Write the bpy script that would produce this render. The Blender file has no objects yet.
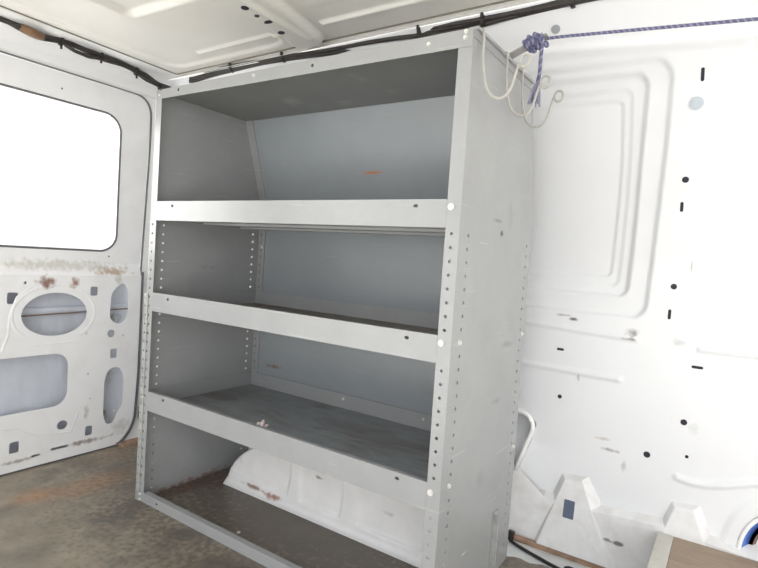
import bpy, bmesh, math, random
import numpy as np
from mathutils import Vector, Matrix

random.seed(4)
S = bpy.context.scene
COL = S.collection

# ------------------------------------------------------------------ camera, sky, exposure
cam_data = bpy.data.cameras.new('camera')
cam = bpy.data.objects.new('camera', cam_data)
COL.objects.link(cam)
cam_data.sensor_width = 36.0
cam_data.lens = 533.67 / 758 * 36.0
cam_data.clip_start = 0.02
right = Vector((0.82974871, 0.55419719, 0.06620089))
up = Vector((-0.08109178, 0.00235136, 0.99670386))
fwd = Vector((-0.55221481, 0.83238209, -0.04689188))
M = Matrix((right, up, -fwd)).transposed().to_4x4()
M.translation = Vector((1.92558, -1.27699, 1.05162))
cam.matrix_world = M
S.camera = cam

world = bpy.data.worlds.new('world')
S.world = world
world.use_nodes = True
wn = world.node_tree
bg = wn.nodes['Background']
wtc = wn.nodes.new('ShaderNodeTexCoord')
wsep = wn.nodes.new('ShaderNodeSeparateXYZ')
wramp = wn.nodes.new('ShaderNodeValToRGB')
wn.links.new(wtc.outputs['Generated'], wsep.inputs[0])
wadd = wn.nodes.new('ShaderNodeMath'); wadd.operation = 'MULTIPLY_ADD'
wadd.inputs[1].default_value = 0.5; wadd.inputs[2].default_value = 0.5
wn.links.new(wsep.outputs['Z'], wadd.inputs[0])
wn.links.new(wadd.outputs[0], wramp.inputs[0])
wramp.color_ramp.elements[0].position = 0.0
wramp.color_ramp.elements[0].color = (0.55, 0.53, 0.50, 1)
wramp.color_ramp.elements[1].position = 1.0
wramp.color_ramp.elements[1].color = (0.80, 0.88, 1.0, 1)
e = wramp.color_ramp.elements.new(0.5); e.color = (1.0, 0.99, 0.97, 1)
# sky lobe added on the door side to brighten window reflections in the enamel
wdot = wn.nodes.new('ShaderNodeVectorMath'); wdot.operation = 'DOT_PRODUCT'
wdot.inputs[1].default_value = Vector((-.84, -.50, .16)).normalized()
wn.links.new(wtc.outputs['Generated'], wdot.inputs[0])
wcl = wn.nodes.new('ShaderNodeMath'); wcl.operation = 'MAXIMUM'; wcl.inputs[1].default_value = 0
wn.links.new(wdot.outputs['Value'], wcl.inputs[0])
wpow = wn.nodes.new('ShaderNodeMath'); wpow.operation = 'POWER'; wpow.inputs[1].default_value = 14
wn.links.new(wcl.outputs[0], wpow.inputs[0])
wsc = wn.nodes.new('ShaderNodeMath'); wsc.operation = 'MULTIPLY_ADD'; wsc.inputs[1].default_value = 7; wsc.inputs[2].default_value = 1.0
wn.links.new(wpow.outputs[0], wsc.inputs[0])
# fill glow added to the sky behind the camera, brightens the shelf interior
wd2 = wn.nodes.new('ShaderNodeVectorMath'); wd2.operation = 'DOT_PRODUCT'
wd2.inputs[1].default_value = Vector((.60, -.80, .04)).normalized()
wn.links.new(wtc.outputs['Generated'], wd2.inputs[0])
wc2 = wn.nodes.new('ShaderNodeMath'); wc2.operation = 'MAXIMUM'; wc2.inputs[1].default_value = 0
wn.links.new(wd2.outputs['Value'], wc2.inputs[0])
wp2 = wn.nodes.new('ShaderNodeMath'); wp2.operation = 'POWER'; wp2.inputs[1].default_value = 7
wn.links.new(wc2.outputs[0], wp2.inputs[0])
ws2 = wn.nodes.new('ShaderNodeMath'); ws2.operation = 'MULTIPLY_ADD'; ws2.inputs[1].default_value = 1.7
wn.links.new(wp2.outputs[0], ws2.inputs[0]); wn.links.new(wsc.outputs[0], ws2.inputs[2])
wsc = ws2
wmul = wn.nodes.new('ShaderNodeVectorMath'); wmul.operation = 'SCALE'
wn.links.new(wramp.outputs[0], wmul.inputs[0]); wn.links.new(wsc.outputs[0], wmul.inputs['Scale'])
wn.links.new(wmul.outputs[0], bg.inputs[0])
bg.inputs[1].default_value = 0.85
sun_d = bpy.data.lights.new('sun', 'SUN'); sun_d.energy = 8.0; sun_d.angle = math.radians(1.0); sun_d.color = (1.0, 0.97, 0.93)
sun = bpy.data.objects.new('sun', sun_d); COL.objects.link(sun)
sun.rotation_euler = Vector((0.10, 0.62, 0.78)).to_track_quat('Z', 'Y').to_euler()

S.view_settings.view_transform = 'Standard'
S.view_settings.look = 'None'
S.view_settings.gamma = 1.0
S.view_settings.use_curve_mapping = False
S.view_settings.exposure = 0.69

# ------------------------------------------------------------------ materials
def paint(name, base, rough=0.5, metal=0.0, var=0.06, vscale=6.0, stretch=(1, 1, 1), second=None, amt2=0.0, scale2=3.0,
          scratches=0.0, scratch_col=(0.8, 0.8, 0.78), marks=(), bump=0.0, spec=0.5):
    """base colour with soft mottling, optional second stain colour, scratches and placed marks (world position of wear or tone)"""
    m = bpy.data.materials.new(name); m.use_nodes = True
    nt = m.node_tree; N = nt.nodes; L = nt.links
    b = N['Principled BSDF']
    b.inputs['Roughness'].default_value = rough
    b.inputs['Metallic'].default_value = metal
    b.inputs['Specular IOR Level'].default_value = spec
    geo = N.new('ShaderNodeNewGeometry')
    mp = N.new('ShaderNodeMapping'); mp.inputs['Scale'].default_value = stretch
    L.new(geo.outputs['Position'], mp.inputs[0])
    n1 = N.new('ShaderNodeTexNoise'); n1.inputs['Scale'].default_value = vscale; n1.inputs['Detail'].default_value = 6
    n1.inputs['Roughness'].default_value = 0.65
    L.new(mp.outputs[0], n1.inputs['Vector'])
    mr = N.new('ShaderNodeMapRange'); mr.inputs[1].default_value = 0.3; mr.inputs[2].default_value = 0.7
    mr.inputs[3].default_value = 1 - var; mr.inputs[4].default_value = 1 + var
    L.new(n1.outputs['Fac'], mr.inputs[0])
    mul = N.new('ShaderNodeVectorMath'); mul.operation = 'SCALE'
    mul.inputs[0].default_value = base[:3]
    L.new(mr.outputs[0], mul.inputs['Scale'])
    cur = mul.outputs[0]

    def mix(fac, col, cur):
        mx = N.new('ShaderNodeMix'); mx.data_type = 'RGBA'
        L.new(fac, mx.inputs[0]); L.new(cur, mx.inputs[6])
        mx.inputs[7].default_value = (*col[:3], 1)
        return mx.outputs[2]
    if second:
        n2 = N.new('ShaderNodeTexNoise'); n2.inputs['Scale'].default_value = scale2; n2.inputs['Detail'].default_value = 5
        n2.inputs['Distortion'].default_value = 0.6
        L.new(mp.outputs[0], n2.inputs['Vector'])
        r = N.new('ShaderNodeMapRange'); r.inputs[1].default_value = 0.48; r.inputs[2].default_value = 0.68
        r.inputs[3].default_value = 0; r.inputs[4].default_value = amt2
        L.new(n2.outputs['Fac'], r.inputs[0])
        cur = mix(r.outputs[0], second, cur)
    if scratches > 0:
        mp2 = N.new('ShaderNodeMapping'); mp2.inputs['Scale'].default_value = (5, 5, 90)
        mp2.inputs['Rotation'].default_value = (0.3, 0.25, 0.1)
        L.new(geo.outputs['Position'], mp2.inputs[0])
        n3 = N.new('ShaderNodeTexNoise'); n3.inputs['Scale'].default_value = 1.0; n3.inputs['Detail'].default_value = 3
        L.new(mp2.outputs[0], n3.inputs['Vector'])
        r = N.new('ShaderNodeMapRange'); r.inputs[1].default_value = 0.66; r.inputs[2].default_value = 0.74
        r.inputs[3].default_value = 0; r.inputs[4].default_value = scratches
        L.new(n3.outputs['Fac'], r.inputs[0])
        cur = mix(r.outputs[0], scratch_col, cur)
    nn = None
    for (c, rad, col, st) in marks:
        if nn is None:
            nn = N.new('ShaderNodeTexNoise'); nn.inputs['Scale'].default_value = 45; nn.inputs['Detail'].default_value = 4
            L.new(geo.outputs['Position'], nn.inputs['Vector'])
        sub = N.new('ShaderNodeVectorMath'); sub.operation = 'SUBTRACT'; sub.inputs[1].default_value = c
        L.new(geo.outputs['Position'], sub.inputs[0])
        dv = N.new('ShaderNodeVectorMath'); dv.operation = 'DIVIDE'; dv.inputs[1].default_value = rad
        L.new(sub.outputs[0], dv.inputs[0])
        ln = N.new('ShaderNodeVectorMath'); ln.operation = 'LENGTH'; L.new(dv.outputs[0], ln.inputs[0])
        ad = N.new('ShaderNodeMath'); ad.operation = 'MULTIPLY_ADD'; ad.inputs[1].default_value = 2.2
        L.new(nn.outputs['Fac'], ad.inputs[0]); L.new(ln.outputs['Value'], ad.inputs[2])
        r = N.new('ShaderNodeMapRange'); r.inputs[1].default_value = 1.45; r.inputs[2].default_value = 2.25
        r.inputs[3].default_value = st; r.inputs[4].default_value = 0
        L.new(ad.outputs[0], r.inputs[0])
        cur = mix(r.outputs[0], col, cur)
    L.new(cur, b.inputs['Base Color'])
    if bump > 0:
        bp = N.new('ShaderNodeBump'); bp.inputs['Strength'].default_value = bump; bp.inputs['Distance'].default_value = 0.002
        L.new(n1.outputs['Fac'], bp.inputs['Height']); L.new(bp.outputs[0], b.inputs['Normal'])
    return m

RUST = (0.20, 0.065, 0.03)
DK = (0.05, 0.05, 0.055)
shelf_grey = paint('grey_enamel', (0.328, 0.333, 0.333), 0.25, 0.0, 0.05, 7, scratches=0.10,
    marks=[((1.32, 0.30, 1.155), (0.002, 0.014, 0.009), DK, 0.8), ((1.32, 0.262, 1.19), (0.002, 0.03, 0.006), (0.15, 0.15, 0.15), 0.55),
           ((1.32, 0.36, 1.22), (0.01, 0.03, 0.045), (0.24, 0.25, 0.25), 0.35),
           ((1.32, 0.43, 0.80), (0.01, 0.05, 0.012), (0.2, 0.2, 0.2), 0.5), ((1.32, 0.36, 0.62), (0.01, 0.04, 0.010), (0.2, 0.2, 0.2), 0.4),
           ((1.32, 0.27, 0.39), (0.01, 0.028, 0.028), (0.27, 0.27, 0.28), 0.5), ((1.32, 0.19, 0.19), (0.01, 0.022, 0.006), (0.7, 0.7, 0.68), 0.7),
           ((-0.043, 0.30, 0.965), (0.01, 0.12, 0.012), (0.16, 0.15, 0.17), 0.5), ((-0.043, 0.36, 0.99), (0.01, 0.05, 0.03), (0.2, 0.19, 0.2), 0.3),
           ((-0.043, 0.30, 0.26), (0.01, 0.08, 0.006), (0.7, 0.72, 0.72), 0.5),
           ((-0.043, 0.22, 0.0), (0.02, 0.35, 0.02), RUST, 0.8)])
back_grey = paint('back_enamel_sky_tint', (0.29, 0.315, 0.33), 0.27, 0.0, 0.05, 3, scratches=0.06,
    marks=[((0.65, 0.545, 1.405), (0.05, 0.04, 0.0045), (0.55, 0.16, 0.05), 0.85), ((0.12, 0.585, 0.50), (0.05, 0.05, 0.012), (0.22, 0.10, 0.08), 0.7)])  # bluish sky light on the back panel is put into its enamel colour
deck_brown = paint('worn_shelf_deck', (0.18, 0.16, 0.135), 0.5, 0.0, 0.25, 9, (1, 2.5, 1), (0.19, 0.14, 0.09), 0.8, 5)
deck_grey = paint('dirty_shelf_deck', (0.25, 0.265, 0.27), 0.32, 0.0, 0.22, 8, (1, 2.5, 1), (0.13, 0.105, 0.09), 0.75, 4)
header_grey = paint('top_shelf_enamel', (0.24, 0.24, 0.225), 0.4, 0.0, 0.08, 6, scratches=0.15)
bolt_mat = paint('zinc_bolt', (0.72, 0.71, 0.68), 0.35, 0.3)
galv = paint('galvanised_strip', (0.42, 0.43, 0.41), 0.4, 0.3, 0.25, 25)
van_white = paint('white_van_paint', (0.87, 0.87, 0.865), 0.38, 0, 0.02, 3)
wall_white = paint('white_side_wall_paint', (0.80, 0.81, 0.83), 0.4, 0, 0.02, 3, scratches=0.0,
    marks=[((1.436, 0.79, 0.875), (0.018, 0.05, 0.008), DK, 0.9), ((1.642, 0.79, 0.849), (0.022, 0.05, 0.014), (0.2, 0.18, 0.17), 0.8),
           ((1.40, 0.79, 0.885), (0.035, 0.05, 0.005), (0.35, 0.3, 0.27), 0.7),
           ((1.635, 0.79, 0.826), (0.028, 0.05, 0.005), (0.25, 0.22, 0.2), 0.8),
           ((1.782, 0.79, 0.835), (0.022, 0.05, 0.014), (0.4, 0.4, 0.4), 0.4), ((1.803, 0.78, 1.09), (0.003, 0.05, 0.03), (0.35, 0.33, 0.3), 0.6),
           ((1.60, 0.79, 0.415), (0.03, 0.05, 0.007), (0.3, 0.27, 0.25), 0.75), ((1.57, 0.79, 0.45), (0.025, 0.05, 0.006), (0.5, 0.45, 0.4), 0.6),
           ((1.65, 0.79, 0.37), (0.008, 0.05, 0.03), (0.45, 0.42, 0.4), 0.6), ((1.47, 0.79, 0.66), (0.006, 0.05, 0.016), (0.35, 0.33, 0.3), 0.6),
           ((1.85, 0.79, 0.55), (0.02, 0.05, 0.02), (0.6, 0.6, 0.6), 0.4)])
ceil_white = paint('cream_roof_paint', (0.80, 0.785, 0.74), 0.35, 0, 0.03, 2.5, second=(0.72, 0.69, 0.59), amt2=0.35, scale2=2)
sill_white = paint('dusty_sill_paint', (0.77, 0.77, 0.775), 0.42, 0, 0.05, 20, second=(0.58, 0.54, 0.50), amt2=0.4, scale2=9,
    marks=[((1.66, 0.77, 0.10), (0.02, 0.03, 0.008), DK, 0.8), ((1.62, 0.77, 0.10), (0.012, 0.03, 0.006), DK, 0.7)])
door_white = paint('white_door_paint', (0.88, 0.88, 0.885), 0.34, 0, 0.02, 7, second=(0.76, 0.74, 0.71), amt2=0.3, scale2=7, scratches=0.0,
    marks=[((-0.66, -0.10, 0.845), (0.05, 0.044, 0.030), RUST, 0.85), ((-0.66, 0.020, 0.842), (0.05, 0.022, 0.026), (0.3, 0.13, 0.06), 0.85),
           ((-0.66, 0.20, 0.900), (0.05, 0.085, 0.022), (0.45, 0.30, 0.18), 0.8), ((-0.66, -0.05, 0.925), (0.05, 0.30, 0.026), (0.52, 0.50, 0.44), 0.65),
           ((-0.66, 0.235, 0.86), (0.05, 0.02, 0.03), (0.4, 0.33, 0.25), 0.5),
           ((-0.66, 0.10, 0.065), (0.05, 0.12, 0.012), (0.18, 0.12, 0.10), 0.75), ((-0.66, 0.28, 0.10), (0.05, 0.05, 0.04), (0.45, 0.42, 0.4), 0.4),
           ((-0.66, -0.2, 0.05), (0.05, 0.08, 0.008), (0.2, 0.13, 0.1), 0.6), ((-0.66, 0.10, 0.21), (0.05, 0.012, 0.03), (0.35, 0.3, 0.25), 0.6)])
skin_blue = paint('door_outer_skin_inside', (0.62, 0.65, 0.71), 0.35, 0, 0.12, 6, (1, 1, 0.4), second=(0.42, 0.42, 0.44), amt2=0.5, scale2=5,
    marks=[((-0.71, 0.225, 0.15), (0.05, 0.035, 0.04), (0.16, 0.14, 0.04), 0.9), ((-0.71, 0.26, 0.655), (0.05, 0.05, 0.03), (0.15, 0.15, 0.08), 0.8),
           ((-0.71, 0.23, 0.35), (0.05, 0.05, 0.05), (0.45, 0.42, 0.4), 0.6)])
arch_white = paint('white_wheel_arch_paint', (0.80, 0.79, 0.78), 0.36, 0, 0.05, 9,
    marks=[((0.27, 0.33, 0.035), (0.055, 0.08, 0.010), RUST, 0.8), ((0.39, 0.33, 0.028), (0.05, 0.08, 0.012), (0.3, 0.12, 0.06), 0.85),
           ((0.62, 0.34, 0.17), (0.02, 0.06, 0.006), (0.15, 0.13, 0.12), 0.7), ((0.12, 0.34, 0.13), (0.05, 0.06, 0.05), (0.45, 0.38, 0.3), 0.5),
           ((0.95, 0.34, 0.13), (0.03, 0.06, 0.008), (0.5, 0.47, 0.45), 0.6)])
floor_mat = paint('stained_floor_mat', (0.29, 0.245, 0.185), 0.42, 0, 0.25, 7, (1, 1, 1), (0.13, 0.115, 0.10), 0.85, 4.5,
    marks=[((-0.30, -0.03, 0), (0.10, 0.22, 0.05), (0.42, 0.20, 0.09), 0.5), ((-0.55, 0.18, 0), (0.10, 0.12, 0.05), (0.32, 0.20, 0.11), 0.45),
           ((-0.36, -0.25, 0), (0.07, 0.10, 0.05), (0.46, 0.21, 0.08), 0.5), ((0.0, -0.02, 0), (0.09, 0.16, 0.05), (0.08, 0.07, 0.06), 0.7),
           ((0.02, 0.22, 0), (0.05, 0.25, 0.05), RUST, 0.8), ((0.09, 0.32, 0), (0.05, 0.07, 0.05), RUST, 0.8),
           ((0.62, 0.30, 0), (1.3, 0.62, 0.05), (0.10, 0.085, 0.07), 0.8)], bump=0.3)  # widest mark turns the floor under the shelving darker brown
trough_white = paint('white_floor_gutter', (0.70, 0.72, 0.72), 0.4, 0, 0.05, 12)
rusty = paint('rusty_seam', (0.34, 0.22, 0.15), 0.8, 0, 0.3, 30)
black_rubber = paint('black_rubber', (0.022, 0.021, 0.02), 0.55, 0, 0.1, 40)
loom_black = paint('black_loom_tape', (0.032, 0.027, 0.025), 0.5, 0, 0.3, 60, bump=0.4)
tape_brown = paint('brown_tape', (0.20, 0.11, 0.055), 0.5, 0, 0.25, 60)
gasket_grey = paint('grey_window_seal', (0.13, 0.13, 0.135), 0.5)
hole_shade = paint('hole_shade_paint', (0.03, 0.028, 0.04), 0.9)  # dark colour stands in for the shade inside small holes
plug_grey = paint('grey_plug', (0.34, 0.36, 0.38), 0.5)
plug_blue = paint('pale_blue_plug', (0.50, 0.55, 0.60), 0.5)
hook_white = paint('cream_coated_wire', (0.42, 0.405, 0.37), 0.3, 0, 0.04, 60)
rope_blue = paint('blue_rope_fibre', (0.12, 0.12, 0.22), 0.8, 0, 0.35, 220)
rope_pale = paint('pale_rope_fibre', (0.27, 0.27, 0.38), 0.8, 0, 0.3, 220)
bar_grey = paint('grey_steel_bar', (0.34, 0.335, 0.32), 0.45, 0.2, 0.12, 30)
wood_tan = paint('tan_plywood', (0.33, 0.25, 0.18), 0.6, 0, 0.14, 12, (1, 6, 6), (0.24, 0.17, 0.12), 0.5, 6)
wood_pale = paint('pale_edge_strip', (0.56, 0.54, 0.49), 0.5, 0, 0.08, 20)
blue_sleeve = paint('blue_sleeve', (0.09, 0.20, 0.62), 0.35, 0, 0.15, 10)
brown_seal = paint('brown_seal', (0.20, 0.13, 0.10), 0.6)
scrap_pink = paint('pink_scrap', (0.92, 0.78, 0.76), 0.6, 0, 0.12, 80)
asphalt = paint('pale_concrete_yard', (0.68, 0.67, 0.64), 0.9, 0, 0.05, 1.5)

glass = bpy.data.materials.new('clear_glass'); glass.use_nodes = True
gn = glass.node_tree; gn.nodes.clear()
go = gn.nodes.new('ShaderNodeOutputMaterial'); gt = gn.nodes.new('ShaderNodeBsdfTransparent')
gg = gn.nodes.new('ShaderNodeBsdfGlossy'); gg.inputs['Roughness'].default_value = 0.03
gm = gn.nodes.new('ShaderNodeMixShader'); gm.inputs[0].default_value = 0.07
gn.links.new(gt.outputs[0], gm.inputs[1]); gn.links.new(gg.outputs[0], gm.inputs[2]); gn.links.new(gm.outputs[0], go.inputs[0])

# ------------------------------------------------------------------ helpers
def wloc(o):
    v = Vector((0, 0, 0))
    while o is not None:
        v += o.location; o = o.parent
    return v

class MB:
    """collects shapes in world coordinates; build() links them as ONE mesh"""
    def __init__(s): s.v = []; s.f = []; s.mi = []; s.cur = 0
    def poly(s, vs, fs):
        n = len(s.v); s.v += [tuple(p) for p in vs]
        for f in fs: s.f.append([i + n for i in f]); s.mi.append(s.cur)
    def box(s, x0, x1, y0, y1, z0, z1):
        v = [(x, y, z) for x in (x0, x1) for y in (y0, y1) for z in (z0, z1)]
        s.poly(v, [(0, 1, 3, 2), (4, 6, 7, 5), (0, 4, 5, 1), (2, 3, 7, 6), (0, 2, 6, 4), (1, 5, 7, 3)])
    def tube(s, pts, r, n=8, caps=True, flat=None):
        pts = [Vector(p) for p in pts]
        rs = r if hasattr(r, '__len__') else [r] * len(pts)
        rings = []; prev = None
        for i, p in enumerate(pts):
            a = pts[max(0, i - 1)]; b = pts[min(len(pts) - 1, i + 1)]
            t = (b - a).normalized()
            if prev is None:
                q = Vector((0, 0, 1)) if abs(t.z) < 0.9 else Vector((1, 0, 0))
                nrm = t.cross(q).normalized()
            else:
                nrm = (prev - t * prev.dot(t)).normalized()
            prev = nrm; bn = t.cross(nrm)
            ring = []
            for k in range(n):
                a_ = 2 * math.pi * k / n
                d = nrm * math.cos(a_) * rs[i] + bn * math.sin(a_) * rs[i]
                if flat: d = d - Vector(flat[0]) * d.dot(Vector(flat[0])) * (1 - flat[1])
                ring.append(p + d)
            rings.append(ring)
        vs = [v for rg in rings for v in rg]; fs = []
        for i in range(len(pts) - 1):
            for k in range(n):
                a = i * n + k; b = i * n + (k + 1) % n
                fs.append((a, b, b + n, a + n))
        if caps:
            fs.append(tuple(range(n))[::-1]); m = (len(pts) - 1) * n; fs.append(tuple(m + k for k in range(n)))
        s.poly(vs, fs)
    def disc(s, c, axis, r, h, n=12, rx=None):
        """short cylinder starting at c, pointing along axis"""
        axis = Vector(axis).normalized()
        q = Vector((0, 0, 1)) if abs(axis.z) < 0.9 else Vector((1, 0, 0))
        a = axis.cross(q).normalized(); b = axis.cross(a)
        if rx is None: rx = r
        vs = []
        for hh in (0, h):
            for k in range(n):
                t = 2 * math.pi * k / n + math.pi / n
                vs.append(Vector(c) + a * math.cos(t) * rx + b * math.sin(t) * r + axis * hh)
        fs = [(k, (k + 1) % n, n + (k + 1) % n, n + k) for k in range(n)] + [tuple(range(n))[::-1], tuple(range(n, 2 * n))]
        s.poly(vs, fs)
    def build(s, name, mats, parent=None, smooth=False, bevel=0):
        if not isinstance(mats, (list, tuple)): mats = [mats]
        off = wloc(parent) if parent else Vector((0, 0, 0))
        me = bpy.data.meshes.new(name)
        me.from_pydata([tuple(Vector(v) - off) for v in s.v], [], s.f)
        for m in mats: me.materials.append(m)
        for p, i in zip(me.polygons, s.mi): p.material_index = i; p.use_smooth = smooth
        bm = bmesh.new(); bm.from_mesh(me); bmesh.ops.recalc_face_normals(bm, faces=bm.faces)
        if bevel:
            ed = [e_ for e_ in bm.edges if len(e_.link_faces) == 2 and e_.calc_face_angle(0) > 0.6]
            bmesh.ops.bevel(bm, geom=ed, offset=bevel, segments=2, affect='EDGES', profile=0.5)
        bm.to_mesh(me); bm.free()
        o = bpy.data.objects.new(name, me); COL.objects.link(o)
        if parent: o.parent = parent
        return o

def empty(name, loc, label, cat, group=None):
    o = bpy.data.objects.new(name, None); COL.objects.link(o); o.location = loc
    o.empty_display_size = 0.05
    return tag(o, label, cat, group)
def tag(o, label, cat, group=None):
    o['label'] = label; o['category'] = cat
    if group: o['group'] = group
    return o
def struct(o, label=None):
    o['kind'] = 'structure'
    if label: o['label'] = label; 
    return o

def rrect(cx, cy, w, h, r, n=6):
    pts = []
    r = min(r, w / 2 - 1e-5, h / 2 - 1e-5)
    for (sx, sy, a0) in ((1, 1, 0), (-1, 1, 90), (-1, -1, 180), (1, -1, 270)):
        for k in range(n + 1):
            a = math.radians(a0 + 90 * k / n)
            pts.append((cx + sx * (w / 2 - r) + r * math.cos(a), cy + sy * (h / 2 - r) + r * math.sin(a)))
    return pts
def oval(cx, cy, rx, ry=None, n=12):
    ry = ry or rx
    return [(cx + rx * math.cos(2 * math.pi * k / n), cy + ry * math.sin(2 * math.pi * k / n)) for k in range(n)]
def rpoly(pts, r, n=5):
    """round the corners of a polygon; r one radius or a list"""
    out = []
    N_ = len(pts)
    for i, p in enumerate(pts):
        rr = r[i] if hasattr(r, '__len__') else r
        p = Vector(p); a = Vector(pts[i - 1]); b = Vector(pts[(i + 1) % N_])
        if rr <= 0: out.append(tuple(p)); continue
        da = (a - p); db = (b - p)
        t = min(rr, da.length / 2, db.length / 2)
        A = p + da.normalized() * t; B = p + db.normalized() * t
        for k in range(n + 1):
            u = k / n
            out.append(tuple(A * (1 - u) ** 2 + p * 2 * u * (1 - u) + B * u * u))
    return out

def plate_mesh(outline, holes, thick, fn):
    """sheet with real holes; fn maps (u, v, w) to world, w from 0 to thick"""
    cu = bpy.data.curves.new('tmp', 'CURVE'); cu.dimensions = '2D'; cu.fill_mode = 'BOTH'; cu.extrude = thick / 2
    for loop in [outline] + list(holes):
        sp = cu.splines.new('POLY'); sp.points.add(len(loop) - 1)
        for i, (u, v) in enumerate(loop): sp.points[i].co = (u, v, 0, 1)
        sp.use_cyclic_u = True
    o = bpy.data.objects.new('tmp', cu); COL.objects.link(o)
    bpy.context.view_layer.update()
    dg = bpy.context.evaluated_depsgraph_get()
    me = bpy.data.meshes.new_from_object(o.evaluated_get(dg))
    vs = [tuple(fn(v.co.x, v.co.y, v.co.z + thick / 2)) for v in me.vertices]
    fs = [tuple(p.vertices) for p in me.polygons]
    bpy.data.objects.remove(o); bpy.data.curves.remove(cu); bpy.data.meshes.remove(me)
    return vs, fs
def add_plate(mb, outline, holes, thick, fn):
    mb.poly(*plate_mesh(outline, holes, thick, fn))

def smooth(t): t = np.clip(t, 0, 1); return t * t * (3 - 2 * t)
def sd_poly(X, Z, pts, r):
    """signed distance to a polygon whose corners are rounded by r (negative inside)"""
    pts = np.array(pts, float)
    # inset by r with straight-line offset, then subtract r
    n = len(pts); area = 0.5 * np.sum(pts[:, 0] * np.roll(pts[:, 1], -1) - np.roll(pts[:, 0], -1) * pts[:, 1])
    if area < 0: pts = pts[::-1]
    ins = []
    for i in range(n):
        a, p, b = pts[i - 1], pts[i], pts[(i + 1) % n]
        d1 = (p - a) / np.linalg.norm(p - a); d2 = (b - p) / np.linalg.norm(b - p)
        n1 = np.array([-d1[1], d1[0]]); n2 = np.array([-d2[1], d2[0]])
        bis = n1 + n2; ins.append(p + bis * r / (1 + n1 @ n2))
    pts = np.array(ins)
    d = np.full(X.shape, 1e9); inside = np.zeros(X.shape, bool)
    for i in range(n):
        a = pts[i]; b = pts[(i + 1) % n]; e_ = b - a
        t = np.clip(((X - a[0]) * e_[0] + (Z - a[1]) * e_[1]) / (e_ @ e_), 0, 1)
        d = np.minimum(d, np.hypot(X - a[0] - t * e_[0], Z - a[1] - t * e_[1]))
        c = ((a[1] > Z) != (b[1] > Z)) & (X < (b[0] - a[0]) * (Z - a[1]) / (b[1] - a[1] + 1e-12) + a[0])
        inside ^= c
    return np.where(inside, -d, d) - r
def sd_line(X, Z, pts):
    d = np.full(X.shape, 1e9)
    for a, b in zip(pts[:-1], pts[1:]):
        a = np.array(a); b = np.array(b); e_ = b - a
        t = np.clip(((X - a[0]) * e_[0] + (Z - a[1]) * e_[1]) / (e_ @ e_), 0, 1)
        d = np.minimum(d, np.hypot(X - a[0] - t * e_[0], Z - a[1] - t * e_[1]))
    return d
def recess(X, Z, pts, r, depth, w): return depth * smooth(0.5 - sd_poly(X, Z, pts, r) / w)
def bead(X, Z, pts, w, h): return h * (1 - smooth(sd_line(X, Z, pts) / w))
def grid_mesh(name, P, mat, parent=None):
    nu, nv = P.shape[:2]
    me = bpy.data.meshes.new(name)
    idx = np.arange(nu * nv).reshape(nu, nv)
    f = np.stack([idx[:-1, :-1], idx[1:, :-1], idx[1:, 1:], idx[:-1, 1:]], -1).reshape(-1, 4)
    me.from_pydata(P.reshape(-1, 3).tolist(), [], f.tolist())
    me.materials.append(mat)
    me.polygons.foreach_set('use_smooth', [True] * len(me.polygons))
    o = bpy.data.objects.new(name, me); COL.objects.link(o)
    if parent: o.parent = parent
    return o

# ------------------------------------------------------------------ side wall behind the shelving
ZS = [-.1, 0, .9, 1.1, 1.3, 1.5, 1.65, 1.75, 1.8, 1.86, 1.882]
YS = [.8, .8, .8, .785, .735, .655, .58, .50, .46, .41, .375]
def wall_y(z): return float(np.interp(z, ZS, YS))
xs = np.concatenate([np.arange(-.78, 1.18, .05), np.arange(1.18, 2.2, .006), np.arange(2.2, 3.62, .03)])
zs = np.arange(-.02, 1.884, .006)
X, Z = np.meshgrid(xs, zs, indexing='ij')
Yb = np.interp(Z, ZS, YS)
# soften the profile corners
k = np.hanning(15); k /= k.sum()
row = np.convolve(np.pad(np.interp(zs, ZS, YS), 7, mode='edge'), k, 'valid'); Yb = np.broadcast_to(row, X.shape).copy()
D = np.zeros_like(X)
D += recess(X, Z, [(1.05, 1.716), (1.720, 1.711), (1.706, 1.46), (1.688, 1.21), (1.672, .903), (1.05, .905)], .05, .012, .014)
D += recess(X, Z, [(1.10, 1.690), (1.652, 1.684), (1.634, 1.467), (1.608, .976), (1.10, .979)], .035, .014, .014)
D += recess(X, Z, [(1.15, 1.652), (1.604, 1.650), (1.598, 1.43), (1.575, 1.01), (1.15, 1.012)], .025, .005, .012)
D += recess(X, Z, [(1.2, 1.624), (1.575, 1.622), (1.572, 1.408), (1.547, 1.044), (1.2, 1.044)], .018, .005, .010)
D += recess(X, Z, [(1.888, 1.722), (1.850, 1.456), (1.838, 1.151), (1.822, .890), (2.66, .888), (2.66, 1.722)], .06, .018, .015)
D += recess(X, Z, [(1.928, 1.675), (1.913, 1.309), (1.900, .972), (2.60, .970), (2.60, 1.675)], .05, .013, .014)
D += recess(X, Z, [(1.958, 1.64), (1.942, 1.309), (1.932, 1.003), (2.57, 1.0), (2.57, 1.64)], .04, .007, .012)
D += recess(X, Z, [(1.985, 1.61), (1.970, 1.309), (1.958, 1.03), (2.55, 1.03), (2.55, 1.61)], .03, .006, .012)
D -= bead(X, Z, [(1.02, .843), (1.259, .842), (1.655, .827)], .013, .007)
D -= bead(X, Z, [(1.02, .683), (1.252, .681), (1.610, .676)], .014, .009)
D -= bead(X, Z, [(1.850, .821), (2.004, .824), (2.5, .83)], .014, .009)
D -= bead(X, Z, [(1.817, .376), (1.855, .371), (1.896, .373), (1.96, .390), (2.037, .421), (2.2, .44), (2.5, .44)], .016, .010)
D -= bead(X, Z, [(.9, 1.775), (1.39, 1.760), (1.924, 1.728), (2.7, 1.69)], .020, .011)
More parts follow.
